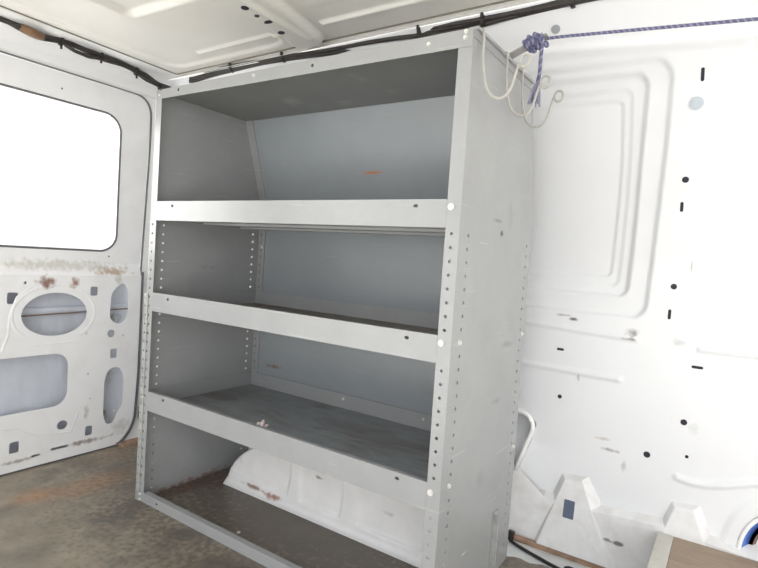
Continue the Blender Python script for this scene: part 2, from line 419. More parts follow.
lower = [(0.9, .498), (1.21, .491), (1.268, .483), (1.311, .453), (1.312, .413), (1.288, .335), (1.255, .238), (1.24, .18), (.9, .18)]
D += recess(X, Z, [lower[0], (1.285, .485), (1.322, .45), (1.308, .38), (1.24, .18), lower[-1]], .02, .050, .012)
D -= bead(X, Z, lower[:8], .0135, .018)
D -= 0.010 * smooth(1 - (np.hypot((X - 2.10) / .150, (Z - .19) / .200) - .86) / .16) * 1.0
D += 0.12 * smooth(0.5 - (np.hypot((X - 2.10) / .094, (Z - .19) / .142) - 1) / .10)
P = np.stack([X, Yb + D, Z], -1)
wall = struct(grid_mesh('wall_right', P, wall_white), 'white painted van side wall with pressed panel recesses behind the grey shelving')
# slots and holes along the wall's posts, their inner shade drawn as dark discs
def wall_pt(x, z):
    i = int(np.argmin(abs(xs - x))); j = int(np.argmin(abs(zs - z)))
    p = P[i, j]; n = Vector(P[i, min(j + 3, P.shape[1] - 1)] - P[i, j - 3]).cross(Vector((1, 0, 0))).normalized()
    if n.y > 0: n = -n
    return Vector(p), n
for (x, z, w, h) in [(1.801, 1.658, .006, .026), (1.769, 1.374, .013, .013), (1.765, 1.288, .006, .021), (1.756, 1.026, .0125, .0125), (1.748, .929, .006, .022),
                  (1.394, .755, .017, .006), (1.409, .572, .010, .010), (1.845, .758, .022, .006), (1.822, .569, .013, .013), (1.721, .428, .014, .014), (1.841, .453, .007, .007)]:
    p, n = wall_pt(x, z)
    mb = MB(); t = Vector((1, 0, 0)); b2 = n.cross(t)
    ring = rrect(0, 0, 2 * w if w != h else 2 * w, 2 * h, min(w, h), 4)
    lo = [p + t * u * .78 + b2 * v * .78 - n * .004 for u, v in ring]; hi = [p + t * u * .78 + b2 * v * .78 + n * .0008 for u, v in ring]
    m_ = len(ring)
    mb.poly(lo + hi, [(i, (i + 1) % m_, m_ + (i + 1) % m_, m_ + i) for i in range(m_)] + [tuple(range(m_, 2 * m_))])
    mb.build('slot' if w != h else 'hole', hole_shade, wall)
p, n = wall_pt(1.784, 1.591)
mb = MB(); mb.disc(p, n, .020, .003, 20); mb.disc(p + n * .003, n, .012, .002, 16)
tag(mb.build('rubber_plug', plug_blue, None, False, .0008), 'pale blue round plug set in the white wall post right of the shelving', 'plug')
p, n = wall_pt(1.388, 1.819)
mb = MB(); mb.disc(p - n * .002, n, .014, .005, 16)
tag(mb.build('rubber_plug', plug_grey, None), 'small dark grey round plug in the wall above the blue rope knot', 'plug')

mb = MB(); mb.tube([(x, .793, z) for x, z in rpoly([(1.05, .496), (1.21, .491), (1.295, .484), (1.322, .440), (1.300, .372), (1.262, .250)], [0, .05, .04, .05, .04, 0], 6)], .0095, 8)
mb.build('rolled_edge', van_white, wall, True)
# sill along the foot of the wall
mb = MB()
prof_x = [1.02, 1.27, 1.388, 1.563, 1.782, 2.0, 3.6]
top_z = [.145, .146, .186, .187, .206, .19, .19]
vs = []; fs = []
for x, t in zip(prof_x, top_z):
    vs += [(x, .83, -.012), (x, .778, -.012), (x, .770, .012), (x, .768, t), (x, .83, t + .035)]
for i in range(len(prof_x) - 1):
    for j in range(5):
        a = i * 5 + j; b = i * 5 + (j + 1) % 5
        fs.append((a, b, b + 5, a + 5))
fs += [(0, 1, 2, 3, 4), tuple(len(vs) - 5 + q for q in range(5))]
mb.poly(vs, fs)
mb.poly([(1.02, .767, .146), (1.27, .767, .147), (1.392, .767, .187), (1.25, .80, .275), (1.02, .80, .275)], [(0, 1, 2, 3, 4)])
sill = struct(mb.build('trim_1', sill_white, None), 'dusty white sill along the foot of the side wall')
def frustum(base, front, yb, yf, hole=None):
    mb = MB(); n = len(base); fy = lambda z: yf + max(0, z - .05) / .25 * .038
    vs = [(x, yb, z) for x, z in base] + [(x, fy(z), z) for x, z in front]
    fs = [(i, (i + 1) % n, n + (i + 1) % n, n + i) for i in range(n)]
    if hole is None: fs.append(tuple(range(n, 2 * n)))
    mb.poly(vs, fs)
    if hole is not None:
        add_plate(mb, front, [hole], .002, lambda u, v, w: (u, fy(v) + w, v))
    return mb
br1 = frustum([(1.345, .005), (1.68, .005), (1.580, .225), (1.535, .298), (1.443, .286)],
              [(1.380, .012), (1.64, .012), (1.552, .205), (1.517, .284), (1.457, .273)], .80, .745, rrect(1.483, .170, .039, .066, .004, 3))
struct(br1.build('trim_2', sill_white, None), 'tapered white pressed bracket with a square hole on the wall sill')
br2 = frustum([(1.765, .16), (1.95, .16), (1.935, .195), (1.893, .300), (1.808, .289)],
              [(1.785, .17), (1.925, .17), (1.912, .195), (1.876, .288), (1.820, .279)], .80, .745)
struct(br2.build('trim_3', sill_white, None, False, .004), 'tapered white pressed bracket above the plywood box')
mb = MB(); mb.poly([(1.458, .7450 + .0125, .128), (1.508, .7450 + .0125, .128), (1.508, .7450 + .0249, .209), (1.458, .7450 + .0249, .209)], [(0, 1, 2, 3)])
o_ = mb.build('hole_shade_back', paint('blue_grey_hole_shade', (0.11, 0.14, 0.20), 0.7), bpy.data.objects['trim_2'])  # dark sheet, the bluish shade inside the bracket hole put into colour
# rusty seam between gutter and sill
mb = MB(); mb.box(1.0, 2.7, .752, .772, -.013, .006)
struct(mb.build('trim_4', rusty, None, False, .003), 'rusty brown seam at the foot of the sill')
mb = MB(); mb.disc((1.521, .685, -.0125), (0, 0, 1), .021, .004, 16)
mb.build('drain_hole', hole_shade, None); bpy.data.objects['drain_hole'].parent = bpy.data.objects['trim_4']
# round blue-lined opening at the far right
ro = MB()
def ringpts(a, b, y): return [(2.10 + a * math.cos(t), y, .19 + b * math.sin(t)) for t in np.linspace(0, 2 * math.pi, 49)]
ro.tube(ringpts(.094, .142, .790), .0065, 8, False)
rim = tag(ro.build('round_opening', van_white, None, True), 'white-rimmed round opening lined in blue at the lower right edge', 'opening')
def band(a0, b0, y0, a1, b1, y1, name, mat):
    m_ = MB(); A = ringpts(a0, b0, y0)[:-1]; B = ringpts(a1, b1, y1)[:-1]; n = len(A)
    A2 = ringpts(a0 - .002, b0 - .002, y0)[:-1]; B2 = ringpts(a1 - .002, b1 - .002, y1)[:-1]
    fs = []
    for i in range(n):
        j = (i + 1) % n
        fs += [(i, j, n + j, n + i), (2 * n + i, 3 * n + i, 3 * n + j, 2 * n + j), (i, 2 * n + i, 2 * n + j, j), (n + i, n + j, 3 * n + j, 3 * n + i)]
    m_.poly(A + B + A2 + B2, fs); return m_.build(name, mat, rim, True)
band(.092, .140, .790, .072, .118, .812, 'blue_sleeve', blue_sleeve)
band(.072, .118, .812, .062, .106, .812, 'inner_rim', van_white)
band(.062, .106, .812, .054, .096, .818, 'seal', brown_seal)
mb = MB(); pts = ringpts(.056, .098, .820)[:-1]; pts2 = ringpts(.056, .098, .824)[:-1]
n = len(pts); mb.poly(pts + pts2, [tuple(range(n)), tuple(range(n, 2 * n))] + [(i, (i + 1) % n, n + (i + 1) % n, n + i) for i in range(n)])
mb.build('backing_disc', sill_white, rim)

# ------------------------------------------------------------------ ceiling
xs2 = np.concatenate([np.arange(-.46, 1.5, .008), np.arange(1.5, 3.6, .04)])
ys2 = np.concatenate([np.arange(-1.7, -.5, .05), np.arange(-.5, .385, .008), [.40, .44]])
X, Y = np.meshgrid(xs2, ys2, indexing='ij')
Dc = np.zeros_like(X)
Dc += recess(X, Y, [(-.385, .325), (.34, .325), (.34, -2.2), (-.385, -2.2)], .07, .010, .02)
Dc += recess(X, Y, [(-.07, -.105), (.335, -.085), (.335, -2.2), (-.10, -2.2)], .03, .022, .022)
Dc -= bead(X, Y, [(-.12, .249), (.37, .246)], .014, .012)
Dc -= bead(X, Y, [(.60, .235), (1.6, .237)], .014, .014)
Dc -= bead(X, Y, [(.66, .10), (1.6, .10)], .05, .004)
# roof bow running across
bow = smooth(0.5 - sd_poly(X, Y, [(.415, -2.2), (.41, .22), (.38, .30), (.40, .345), (.51, .345), (.53, .30), (.59, -.02), (.62, -2.2)], .015) / .018)
Dc -= bow * .030
Dc -= .012 * smooth(0.5 - sd_poly(X, Y, [(.525, -2.2), (.495, .27), (.515, .28), (.60, -2.2)], .008) / .015)
P2 = np.stack([X, Y, 1.9 + Dc], -1)
ceiling = struct(grid_mesh('ceiling', P2, ceil_white), 'cream white pressed metal van roof')
for (x, y, a, b) in [(.447, .181, .014, .011), (.470, .093, .020, .009), (.467, .04, .009, .008), (.475, -.022, .014, .013)]:
    mb = MB(); mb.disc((x, y, 1.8700), (0, 0, -1), a, .003, 14, b); mb.build('hole', hole_shade, ceiling)
mb = MB(); mb.tube([(-.426, -.45, 1.8985), (-.456, .36, 1.8985), (-.452, .375, 1.8985), (-.43, .374, 1.8985), (.316, .366, 1.8975), (3.0, .362, 1.8975)], .0032, 6)
mb.build('seam_shade_line', paint('grey_seam_shade', (0.20, 0.19, 0.16), 0.7), ceiling)  # grey tube stands in for the dark shadow gap round the roof
# perimeter lip closing the gap to the side wall
mb = MB(); mb.poly([(-.8, .375, 1.880), (3.6, .375, 1.880), (3.6, .40, 1.905), (-.8, .40, 1.905), (3.6, .52, 1.905), (-.8, .52, 1.905)], [(0, 1, 2, 3), (3, 2, 4, 5)])
struct(mb.build('trim_5', van_white, None), 'roof edge channel above the side wall')

# ------------------------------------------------------------------ floor
mb = MB(); mb.box(-.72, 3.6, -1.7, .60, -.014, 0.0)
# ragged edge near the gutter
ex = np.arange(-.72, 2.76, .02); ey = [.615 + .012 * math.sin(x * 23) + .010 * math.sin(x * 61 + 1) for x in ex]
vs = [(x, .60, 0) for x in ex] + [(x, y, 0) for x, y in zip(ex, ey)] + [(x, y, -.012) for x, y in zip(ex, ey)]
n = len(ex); mb.poly(vs, [(i, i + 1, n + i + 1, n + i) for i in range(n - 1)] + [(n + i, n + i + 1, 2 * n + i + 1, 2 * n + i) for i in range(n - 1)])
struct(mb.build('floor', floor_mat, None), 'stained brown-grey van floor')
mb = MB(); mb.box(-.78, 3.6, -1.7, .84, -.06, -.0125)
struct(mb.build('trim_6', trough_white, None), 'white metal gutter beyond the floor covering')
mb = MB(); mb.box(-40, 40, -40, 40, -.72, -.70)
struct(mb.build('ground', asphalt, None), 'pale yard outside the van')

# ------------------------------------------------------------------ left end wall and door
fx = lambda x: (lambda u, v, w: (x + w, u, v))
door_out = rpoly([(-1.6, .008), (.27, .008), (.345, .10), (.358, .34), (.356, .86), (.377, 1.55), (.380, 1.80), (-1.6, 1.79)], [0, .05, .10, .1, .1, .1, .09, 0], 8)
gap_out = rpoly([(-1.62, -.004), (.278, -.004), (.356, .095), (.369, .34), (.367, .86), (.388, 1.55), (.391, 1.812), (-1.62, 1.802)], [0, .05, .10, .1, .1, .1, .095, 0], 8)
mb = MB(); add_plate(mb, [(-1.7, -.02), (.86, -.02), (.86, 1.91), (-1.7, 1.91)], [gap_out], .012, fx(-.678))
wl = struct(mb.build('wall_left', van_white, None), 'white painted pillar and frame around the door at the left')
# header rail under the roof
mb = MB()
rail = [(-.68, 1.800), (-.645, 1.812), (-.625, 1.845), (-.585, 1.872), (-.50, 1.893), (-.452, 1.903), (-.452, 1.93), (-.68, 1.93)]
vs = [(x, y, z) for y in (-1.7, .46) for x, z in rail]; n = len(rail)
mb.poly(vs, [(i, (i + 1) % n, n + (i + 1) % n, n + i) for i in range(n)] + [tuple(range(n)), tuple(range(n, 2 * n))])
struct(mb.build('trim_7', van_white, None, False, .004), 'white header rail above the left door')
# corner post between door and side wall
mb = MB()
post = [(-.68, .40), (-.655, .405), (-.640, .44), (-.640, .55), (-.60, .60), (-.60, .86), (-.68, .86)]
n = len(post); vs = [(x, y, z) for z in (0.0, 1.84) for x, y in post]
mb.poly(vs, [(i, (i + 1) % n, n + (i + 1) % n, n + i) for i in range(n)] + [tuple(range(n)), tuple(range(n, 2 * n))])
struct(mb.build('trim_8', van_white, None, False, .006), 'white corner post left of the shelving')

door = bpy.data.objects.new('door_1', None); COL.objects.link(door); door.location = (-.67, -.3, 0); struct(door, 'white van door with a large window and cut-out inner panel')
low_out = rpoly([(-1.6, .008), (.27, .008), (.345, .10), (.358, .34), (.358, .880), (-1.6, .880)], [0, .05, .10, .1, 0, 0], 8)
holes = [oval(-.060, .700, .142, .100, 40), rrect(-.37, .392, .75, .250, .065, 8)]
holes += [rpoly([(.195, .66), (.25, .628), (.292, .67), (.292, .80), (.265, .845), (.235, .83), (.20, .79)], .03, 5)]
holes += [rpoly([(.183, .36), (.205, .415), (.262, .415), (.284, .36), (.284, .21), (.262, .185), (.235, .125), (.200, .128), (.183, .18)], .035, 5)]
holes += [oval(.207, .590, .019, .020, 16), rrect(-.238, .778, .042, .050, .006, 3), rrect(.113, .804, .034, .044, .005, 3), rrect(.225, .487, .034, .048, .005, 3),
          oval(-.012, .172, .024, .022, 16), rrect(.114, .116, .034, .046, .006, 3), rrect(-.212, .116, .038, .050, .006, 3), rrect(-.022, .066, .075, .012, .005, 3),
          rrect(-.123, .056, .036, .010, .004, 3), oval(-.19, .845, .006), oval(.085, .60, .005), oval(.27, .575, .005), oval(.10, .40, .006), oval(.115, .275, .005), oval(.24, .19, .004)]
mb = MB(); add_plate(mb, low_out, holes, .0016, fx(-.6516))
# the ledge where the panel steps back to the window frame
mb.poly([(-.65, -1.6, .880), (-.65, .356, .880), (-.672, .356, .945), (-.672, -1.6, .945)], [(0, 1, 2, 3)])
mb.poly([(-.6516, -1.6, .008), (-.6516, .27, .008), (-.70, .27, .008), (-.70, -1.6, .008)], [(0, 1, 2, 3)])
# edge returns on the hinge side
ed = low_out[1:-2]
vs = [(-.651, u, v) for u, v in ed] + [(-.70, u, v) for u, v in ed]; n = len(ed)
mb.poly(vs, [(i, i + 1, n + i + 1, n + i) for i in range(n - 1)])
# pressed beads
def pbead(pts, r=.010): mb.tube([(-.6505, y, z) for y, z in pts], r * .8, 8, True, ((1, 0, 0), .30))
pbead([(-.060 + .180 * math.cos(t), .700 + .135 * math.sin(t)) for t in np.linspace(-.9, math.pi + .9, 36)])
pbead([(-.32, .50 + .02), (-.27, .55), (-.25, .62), (-.245, .70), (-.22, .78), (-.15, .84)], .008)
pbead([(-.34, .22), (-.20, .20), (-.12, .15), (0.03, .13), (.06, .22)], .008)
pbead([(-1.5, .878), (.33, .878)], .005)
pbead([(-.15, .565), (.04, .565)], .006)
inner = mb.build('inner_panel', door_white, door)
win = rrect(-.36, 1.336, 1.172, .672, .085, 10)
mb = MB()
up_out = rpoly([(-1.6, .915), (.357, .915), (.377, 1.55), (.380, 1.80), (-1.6, 1.79)], [0, 0, .1, .09, 0], 8)
add_plate(mb, up_out, [win], .004, fx(-.674))
# inward return around the window
n = len(win); mb.poly([(-.671, u, v) for u, v in win] + [(-.70, u, v) for u, v in win], [(i, (i + 1) % n, n + (i + 1) % n, n + i) for i in range(n)])
wf = mb.build('window_frame', door_white, door)
for (y, z) in [(-.06, 1.725), (.175, 1.66), (.19, .975)]:
    mb = MB(); mb.disc((-.6705, y, z), (1, 0, 0), .004, .001, 8); mb.build('hole', hole_shade, wf)
mb = MB(); mb.box(-.745, -.735, -1.6, .40, -.01, 1.0)
for (zz) in (.70,): mb.tube([(-.722, -.9, .70), (-.722, .34, .71)], .018, 8, True, ((1, 0, 0), .5))
mb.build('outer_skin', skin_blue, door)
mb = MB(); add_plate(mb, [(-1.7, 1.0), (.46, 1.0), (.46, 1.92), (-1.7, 1.92)], [rrect(-.36, 1.336, 1.23, .73, .10, 10)], .010, fx(-.745))
mb.build('window_surround', van_white, door)
mb = MB(); mb.tube([(-.700, -.21, .690), (-.700, .33, .705)], .0035, 6); mb.build('latch_rod', brown_seal, door)
mb = MB(); mb.tube([(-.668, u, v) for u, v in rpoly([(-1.2, 1.792 + .008), (.382, 1.806), (.385, 1.55), (.362, .86), (.364, .34), (.351, .10), (.276, .0), (-1.2, .0)], [0, .10, .1, .1, .1, .10, .05, 0], 8)], .0048, 6)
mb.tube([(-.656, u, v) for u, v in rpoly([(.368, .90), (.370, .34), (.358, .092), (.280, -.004), (-1.2, -.004)], [0, .1, .10, .05, 0], 8)], .0065, 6)
mb.build('door_seal', gasket_grey, door)
# window glass and its rubber
mb = MB(); add_plate(mb, rrect(-.36, 1.336, 1.20, .70, .09, 10), [], .005, fx(-.706))
w1 = struct(mb.build('window_1', glass, None), 'large bright window in the left door')
mb = MB(); loop = win + [win[0]]
mb.tube([(-.672, u, v) for u, v in loop], .0055, 6, False); mb.build('window_seal', gasket_grey, w1, True)
# black bumper on the pillar
mb = MB(); mb.box(-.666, -.650, .385, .400, .115, .185)
tag(mb.build('rubber_bumper', black_rubber, None, False, .003), 'small black rubber block on the white pillar low beside the shelving', 'bumper')
mb = MB(); mb.box(-.70, -.60, .27, .52, -.002, .012)
struct(mb.build('trim_9', rusty, None, False, .002), 'rusty threshold corner beside the door')

# ------------------------------------------------------------------ wheel arch
us = np.linspace(0, math.pi, 260); 
def arch_pt(t, s):
    """t along the length of the arch, s from the face (0) over the crown to the wall (1)"""
    c = math.cos(t); sn = math.sin(t)
    a, h = .588, .300
    # face leans back and rolls over into the crown
    if s < .45: y = .335 + .02 * (s / .45); k_ = 1.0 - .035 * (s / .45) * 0; rr = s / .45; x_ = .68 - a * c; z_ = h * sn * rr * .93
    else:
        q = (s - .45) / .55; ang = min(1, q * 2.2) * math.pi / 2
        y = .355 + .055 * (1 - math.cos(ang)) + max(0, q - .4545) / .5455 * .375; z_ = h * sn * (.93 + .07 * math.sin(ang)); x_ = .68 - a * c
    return [x_, y, z_]
ss = np.concatenate([np.linspace(0, .45, 70), np.linspace(.46, .72, 14), np.linspace(.75, 1, 4)])
G = np.array([[arch_pt(t, s) for s in ss] for t in us])
Xg, Zg = G[..., 0], G[..., 2]
face = (ss < .44)[None, :]
dy = np.zeros_like(Xg)
dy += recess(Xg, Zg, [(.335, .055), (.462, .058), (.470, .14), (.335, .22)], .008, .007, .012) * 0
dy += recess(Xg, Zg, [(-.2, .052), (.462, .052), (.472, .124), (.45, .5), (-.2, .5)], .01, .010, .012)
dy += recess(Xg, Zg, [(.535, .052), (.738, .052), (.744, .126), (.72, .5), (.56, .5), (.528, .126)], .01, .010, .012)
dy += recess(Xg, Zg, [(.822, .050), (1.5, .050), (1.5, .5), (.84, .5), (.816, .12)], .01, .010, .012)
fade = 1 - smooth((Zg - .13) / .10)
G[..., 1] += np.where(face, dy * np.clip(fade, .0, 1), 0)
G[..., 1] -= np.where(face, .008 * (1 - smooth((Zg - .012) / .02)), 0)
arch = grid_mesh('wheel_arch', G, arch_white)
tag(arch, 'white domed wheel arch with rust chips under the bottom shelf', 'wheel arch')

# ------------------------------------------------------------------ shelving unit
XL, XR, Dp, H, ZK, DT = -.035, 1.32, .59, 1.658, 1.27, .466
unit = empty('shelving_unit', (.64, .295, 0), 'grey steel four-shelf van shelving unit standing over the white wheel arch', 'shelving')
PITCH = .0365
fz = [z for z in np.arange(.035, 1.14, PITCH)]
shelves = [(1.2212, 1.1458), (.8583, .7837), (.4572, .3792)]
def clear(z): return all(not (b - .012 < z < t + .008) for t, b in shelves)
side_out = [(0, 0), (Dp, 0), (Dp, ZK), (DT, H), (0, H)]
T = .003
def side_holes(): return [oval(y, z, .0058, .0052, 10) for y in (.055, .542) for z in fz]
for x in (XL, XR - T):
    mb = MB(); add_plate(mb, side_out, side_holes(), T, lambda u, v, w, x=x: (x + w, u, v))
    # returned rear edge
    xs_ = (x, x + .022) if x < 0 else (x + T - .022, x + T)
    mb.poly([(xs_[0], Dp, .36), (xs_[1], Dp, .36), (xs_[1], Dp, ZK), (xs_[0], Dp, ZK), (xs_[1], DT, H), (xs_[0], DT, H)], [(0, 1, 2, 3), (3, 2, 4, 5)])
    mb.build('side_panel', shelf_grey, unit)
# front flanges
for (x0, x1) in ((XL, 0.0), (1.279, XR)):
    cx = (x0 + x1) / 2 - (.002 if x0 > 1 else .004)
    mb = MB(); add_plate(mb, [(x0, 0), (x1, 0), (x1, H - .002), (x0, H - .002)],
        [oval(cx, z, .0046, .0046, 10) for z in fz if x0 < 0 or clear(z)], .0025, lambda u, v, w: (u, -.0025 + w, v))
    mb.build('front_flange', shelf_grey, unit)
# splice strip clamped outside the left flange
mb = MB()
add_plate(mb, [(-.050, 0), (-.026, 0), (-.026, .852), (-.050, .852)], [oval(-.040, z, .004, .004, 8) for z in fz if z < .83], .003, lambda u, v, w: (u, -.006 + w, v))
mb.box(-.050, -.048, -.003, .04, 0, .852)
mb.build('splice_strip', galv, unit)
# back panel: vertical lower part and leaning upper part
mb = MB()
add_plate(mb, [(XL + .003, .365), (XR - .003, .365), (XR - .003, ZK), (XL + .003, ZK)], [oval(-.014, z, .0055, .0055, 8) for z in fz if z > .4], .002, lambda u, v, w: (u, Dp - .006 + w, v))
mb.poly([(XL + .003, Dp - .005, ZK), (XR - .003, Dp - .005, ZK), (XR - .003, DT - .005, H), (XL + .003, DT - .005, H)], [(0, 1, 2, 3)])
bp = mb.build('back_panel', back_grey, unit)
# rear corner angle on the left with its holes
mb = MB()
add_plate(mb, [(XL + .003, .37), (XL + .046, .37), (XL + .046, ZK), (XL + .003, ZK)], [oval(-.014, z, .0055, .0055, 8) for z in fz if z > .4], .002, lambda u, v, w: (u, Dp - .010 + w, v))
x0, x1 = XL + .003, XL + .046
mb.poly([(x0, Dp - .010, ZK), (x1, Dp - .010, ZK), (x1, DT - .010, H - .004), (x0, DT - .010, H - .004)], [(0, 1, 2, 3)])
mb.poly([(x1, Dp - .010, ZK), (x1, Dp - .005, ZK), (x1, DT - .005, H - .004), (x1, DT - .010, H - .004)], [(0, 1, 2, 3)])
mb.build('corner_angle', shelf_grey, unit)
# bright discs of daylight side: pale studs showing in the hole rows
# shelves
def lip_slots(zt): return [rrect(.100, zt, .014, .009, .004, 3), rrect(1.184, zt, .014, .009, .004, 3)]
for i, (zt, zb) in enumerate(shelves):
    mb = MB()
    sl = [lambda z: z, ][0]
    zc = {0: 1.203, 1: .839, 2: .4405}[i]
    add_plate(mb, rrect(.6395, (zt + zb) / 2, 1.279, zt - zb, .004, 2), lip_slots(zc), .002, lambda u, v, w: (u, -.003 + w, v))
    mb.box(.002, 1.277, -.001, .012, zt - .0015, zt)         # rolled top edge
    mb.box(.002, 1.277, -.001, .010, zb, zb + .0015)
    mb.box(XL + .004, XL + .006, .004, Dp - .012, zb + .010, zt - .002)   # side upstands
    mb.box(XR - .006, XR - .004, .004, Dp - .012, zb + .010, zt - .002)
    mb.box(XL + .006, XR - .006, Dp - .014, Dp - .0115, zb + .010, zt - .004)
    mb.cur = 1
    mb.box(XL + .006, XR - .006, .0, Dp - .014, zb + .008, zb + .0115)
    sh = mb.build('shelf', [shelf_grey, [shelf_grey, deck_brown, deck_grey][i]], unit)
    # stiffening channel under the deck
    mb = MB()
    for yy in (.20, .40): mb.box(.05, 1.25, yy - .015, yy + .015, zb, zb + .008)
    mb.build('stiffener', shelf_grey, sh)
# bottom kick lip
mb = MB(); add_plate(mb, [(0, 0), (1.279, 0), (1.279, .0393), (0, .0393)], [rrect(.09, .020, .012, .008, .003, 3), rrect(1.18, .02, .012, .008, .003, 3)], .002, lambda u, v, w: (u, -.003 + w, v))
mb.box(.002, 1.277, -.001, .020, .038, .0393)
mb.build('kick_lip', shelf_grey, unit)
# top shelf / header
mb = MB()
add_plate(mb, [(0, H - .036), (1.279, H - .046), (XR, H - .046), (XR, H), (0, H)],
    [oval(.107, 1.644, .0055, .0055, 10), oval(.779, 1.639, .0055, .0055, 10)], .002, lambda u, v, w: (u, -.0055 + w, v))
mb.cur = 1
mb.box(XL + .003, XR - .003, -.003, DT - .004, H - .006, H - .003)
for x in (.30, .75, 1.10): pass
mb.build('top_panel', [shelf_grey, header_grey], unit)
# rail along the top of the right side panel
mb = MB(); mb.box(XR, XR + .012, .0, DT - .01, H - .003, H + .004); mb.box(XR, XR + .003, .0, DT - .01, H - .022, H - .003)
mb.box(XR - .014, XR, .0, DT - .01, H, H + .004)
mb.build('side_rail', shelf_grey, unit)
# bolts
def bolt(c, ax, r=.0075):
    m_ = MB(); m_.disc(c, ax, r * 1.25, .0012, 12); m_.disc(Vector(c) + Vector(ax) * .0012, ax, r, .004, 6)
    m_.build('bolt', bolt_mat, unit)
for z in (1.201, .839, .432): bolt((1.291, -.0028, z), (0, -1, 0))
for z, zr in ((.840, .822), (.443, .420)): bolt((XR, .047, z), (1, 0, 0), .006); bolt((XR, .562, zr), (1, 0, 0), .006)
bolt((XL + .03, Dp - .010, 1.071), (0, -1, 0), .006)
for x, z in ((.521, 1.641), (1.192, 1.636), (1.299, 1.636), (1.30, 1.651)): bolt((x, -.0055, z), (0, -1, 0), .005)
for z in (.0, ): bolt((-.022, -.003, .03), (0, -1, 0), .005); bolt((-.022, -.003, .008), (0, -1, 0), .005)
bolt((-.038, -.006, .845), (0, -1, 0), .005); bolt((-.03, -.003, .43), (0, -1, 0), .005)
for x in (.55, .95): bolt((x, Dp - .014, .432), (0, -1, 0), .005)
for y in (.045, .22, .36): bolt((XR + .006, y, H + .004), (0, 0, 1), .006)
bolt((XL + .02, .0, H - .02), (0, -1, 0), .004)
# hold-down bracket on the outside foot of the right panel
mb = MB(); mb.box(XR, XR + .003, .415, .455, 0, .232); mb.box(XR + .003, XR + .020, .415, .419, 0, .228); mb.box(XR + .003, XR + .035, .415, .455, 0, .003)
mb.build('foot_bracket', galv, unit, False, .0008)
# bent flat bar sticking out of the top rail, the rope is tied to it
mb = MB()
barp = [(1.300, 1.662), (1.325, 1.672), (1.430, 1.712)]
vs = []
for y in (.232, .268):
    for x, z in barp: vs += [(x, y, z), (x, y, z + .004)]
fs = []
for i in range(2):
    a = 2 * i
    fs += [(a, a + 2, a + 3, a + 1), (a + 6, a + 7, a + 9, a + 8), (a, a + 6, a + 8, a + 2), (a + 1, a + 3, a + 9, a + 7)]
fs += [(0, 1, 7, 6), (4, 10, 11, 5)]
mb.poly(vs, fs); mb.build('tie_bar', bar_grey, unit)

# ------------------------------------------------------------------ wire hooks on the rail
base = [(1.333, 1.6635), (1.334, 1.655), (1.335, 1.63), (1.335, 1.599), (1.339, 1.565), (1.345, 1.535), (1.354, 1.508), (1.368, 1.490), (1.388, 1.481), (1.406, 1.487), (1.419, 1.506), (1.427, 1.535), (1.434, 1.562)]
for i in range(15):
    a = math.radians(200 - i * 24)
    base.append((1.450 + .013 * math.cos(a), 1.566 + .016 * math.sin(a)))
def catmull(pts, k=4):
    out = []; P_ = [Vector(p) for p in pts]
    for i in range(len(P_) - 1):
        p0, p1, p2, p3 = P_[max(0, i - 1)], P_[i], P_[i + 1], P_[min(len(P_) - 1, i + 2)]
        for j in range(k):
            t = j / k
            out.append(.5 * ((2 * p1) + (p2 - p0) * t + (2 * p0 - 5 * p1 + 4 * p2 - p3) * t * t + (3 * p1 - p0 - 3 * p2 + p3) * t ** 3))
    out.append(P_[-1]); return out
hook_pts = [(1.312, 0, 1.6655), (1.324, 0, 1.6660)] + [(x, 0, z) for x, z in base]
hook_pts = [(x, (0.0 if q < 15 else -.0045 * (q - 14) / 12), z) for q, (x, _, z) in enumerate(hook_pts)]
hlabels = ['cream wire hook at the front corner of the shelving top', 'cream wire hook in the middle, between the other two beside the rope bar', 'rearmost cream wire hook, furthest right and lowest of three']
first = None
for y, lb, dz in zip((.03, .20, .335), hlabels, (0, 0, -.0)):
    if first is None:
        root = empty('wire_hook', (1.32, y, 1.666), lb, 'hook', 'cream wire hooks on the top rail')
        mb = MB(); mb.tube(catmull([(p[0], p[1] + y, p[2]) for p in hook_pts]), .0034, 8)
        mb.build('wire', hook_white, root, True)
        first = root
    else:
        r2 = first.copy(); COL.objects.link(r2); r2.location = (1.32, y, 1.666); r2['label'] = lb
        for ch in first.children:
            c2 = ch.copy(); COL.objects.link(c2); c2.parent = r2

# ------------------------------------------------------------------ blue rope
rope = empty('rope', (1.395, .25, 1.70), 'blue braided rope knotted to the grey bar and stretched to the right', 'rope')
def strands(pts, R, r, pitch, mats, name, phase=0):
    P_ = catmull(pts, 3); 
    # resample evenly
    L_ = [0]
    for a, b in zip(P_[:-1], P_[1:]): L_.append(L_[-1] + (b - a).length)
    n = max(8, int(L_[-1] / (pitch / 8)))
    dist = np.linspace(0, L_[-1], n)
    C = np.array([[np.interp(d, L_, [p[k_] for p in P_]) for k_ in range(3)] for d in dist])
    mb = MB()
    for s_ in range(3):
        out = []; prev = None
        for i in range(n):
            t = Vector(C[min(i + 1, n - 1)] - C[max(i - 1, 0)]).normalized()
            if prev is None: nr = t.cross(Vector((0, 0, 1)) if abs(t.z) < .9 else Vector((0, 1, 0))).normalized()
            else: nr = (prev - t * prev.dot(t)).normalized()
            prev = nr; bn = t.cross(nr); a = 2 * math.pi * (dist[i] / pitch + s_ / 3) + phase
            out.append(Vector(C[i]) + (nr * math.cos(a) + bn * math.sin(a)) * R)
        mb.cur = 1 if s_ == 2 else 0
        mb.tube(out, r, 5)
    return mb.build(name, mats, rope, True)
strands([(1.430, .25, 1.706), (1.50, .252, 1.7035), (1.92, .26, 1.672), (2.40, .27, 1.637)], .0022, .0025, .014, [rope_blue, rope_pale], 'line')
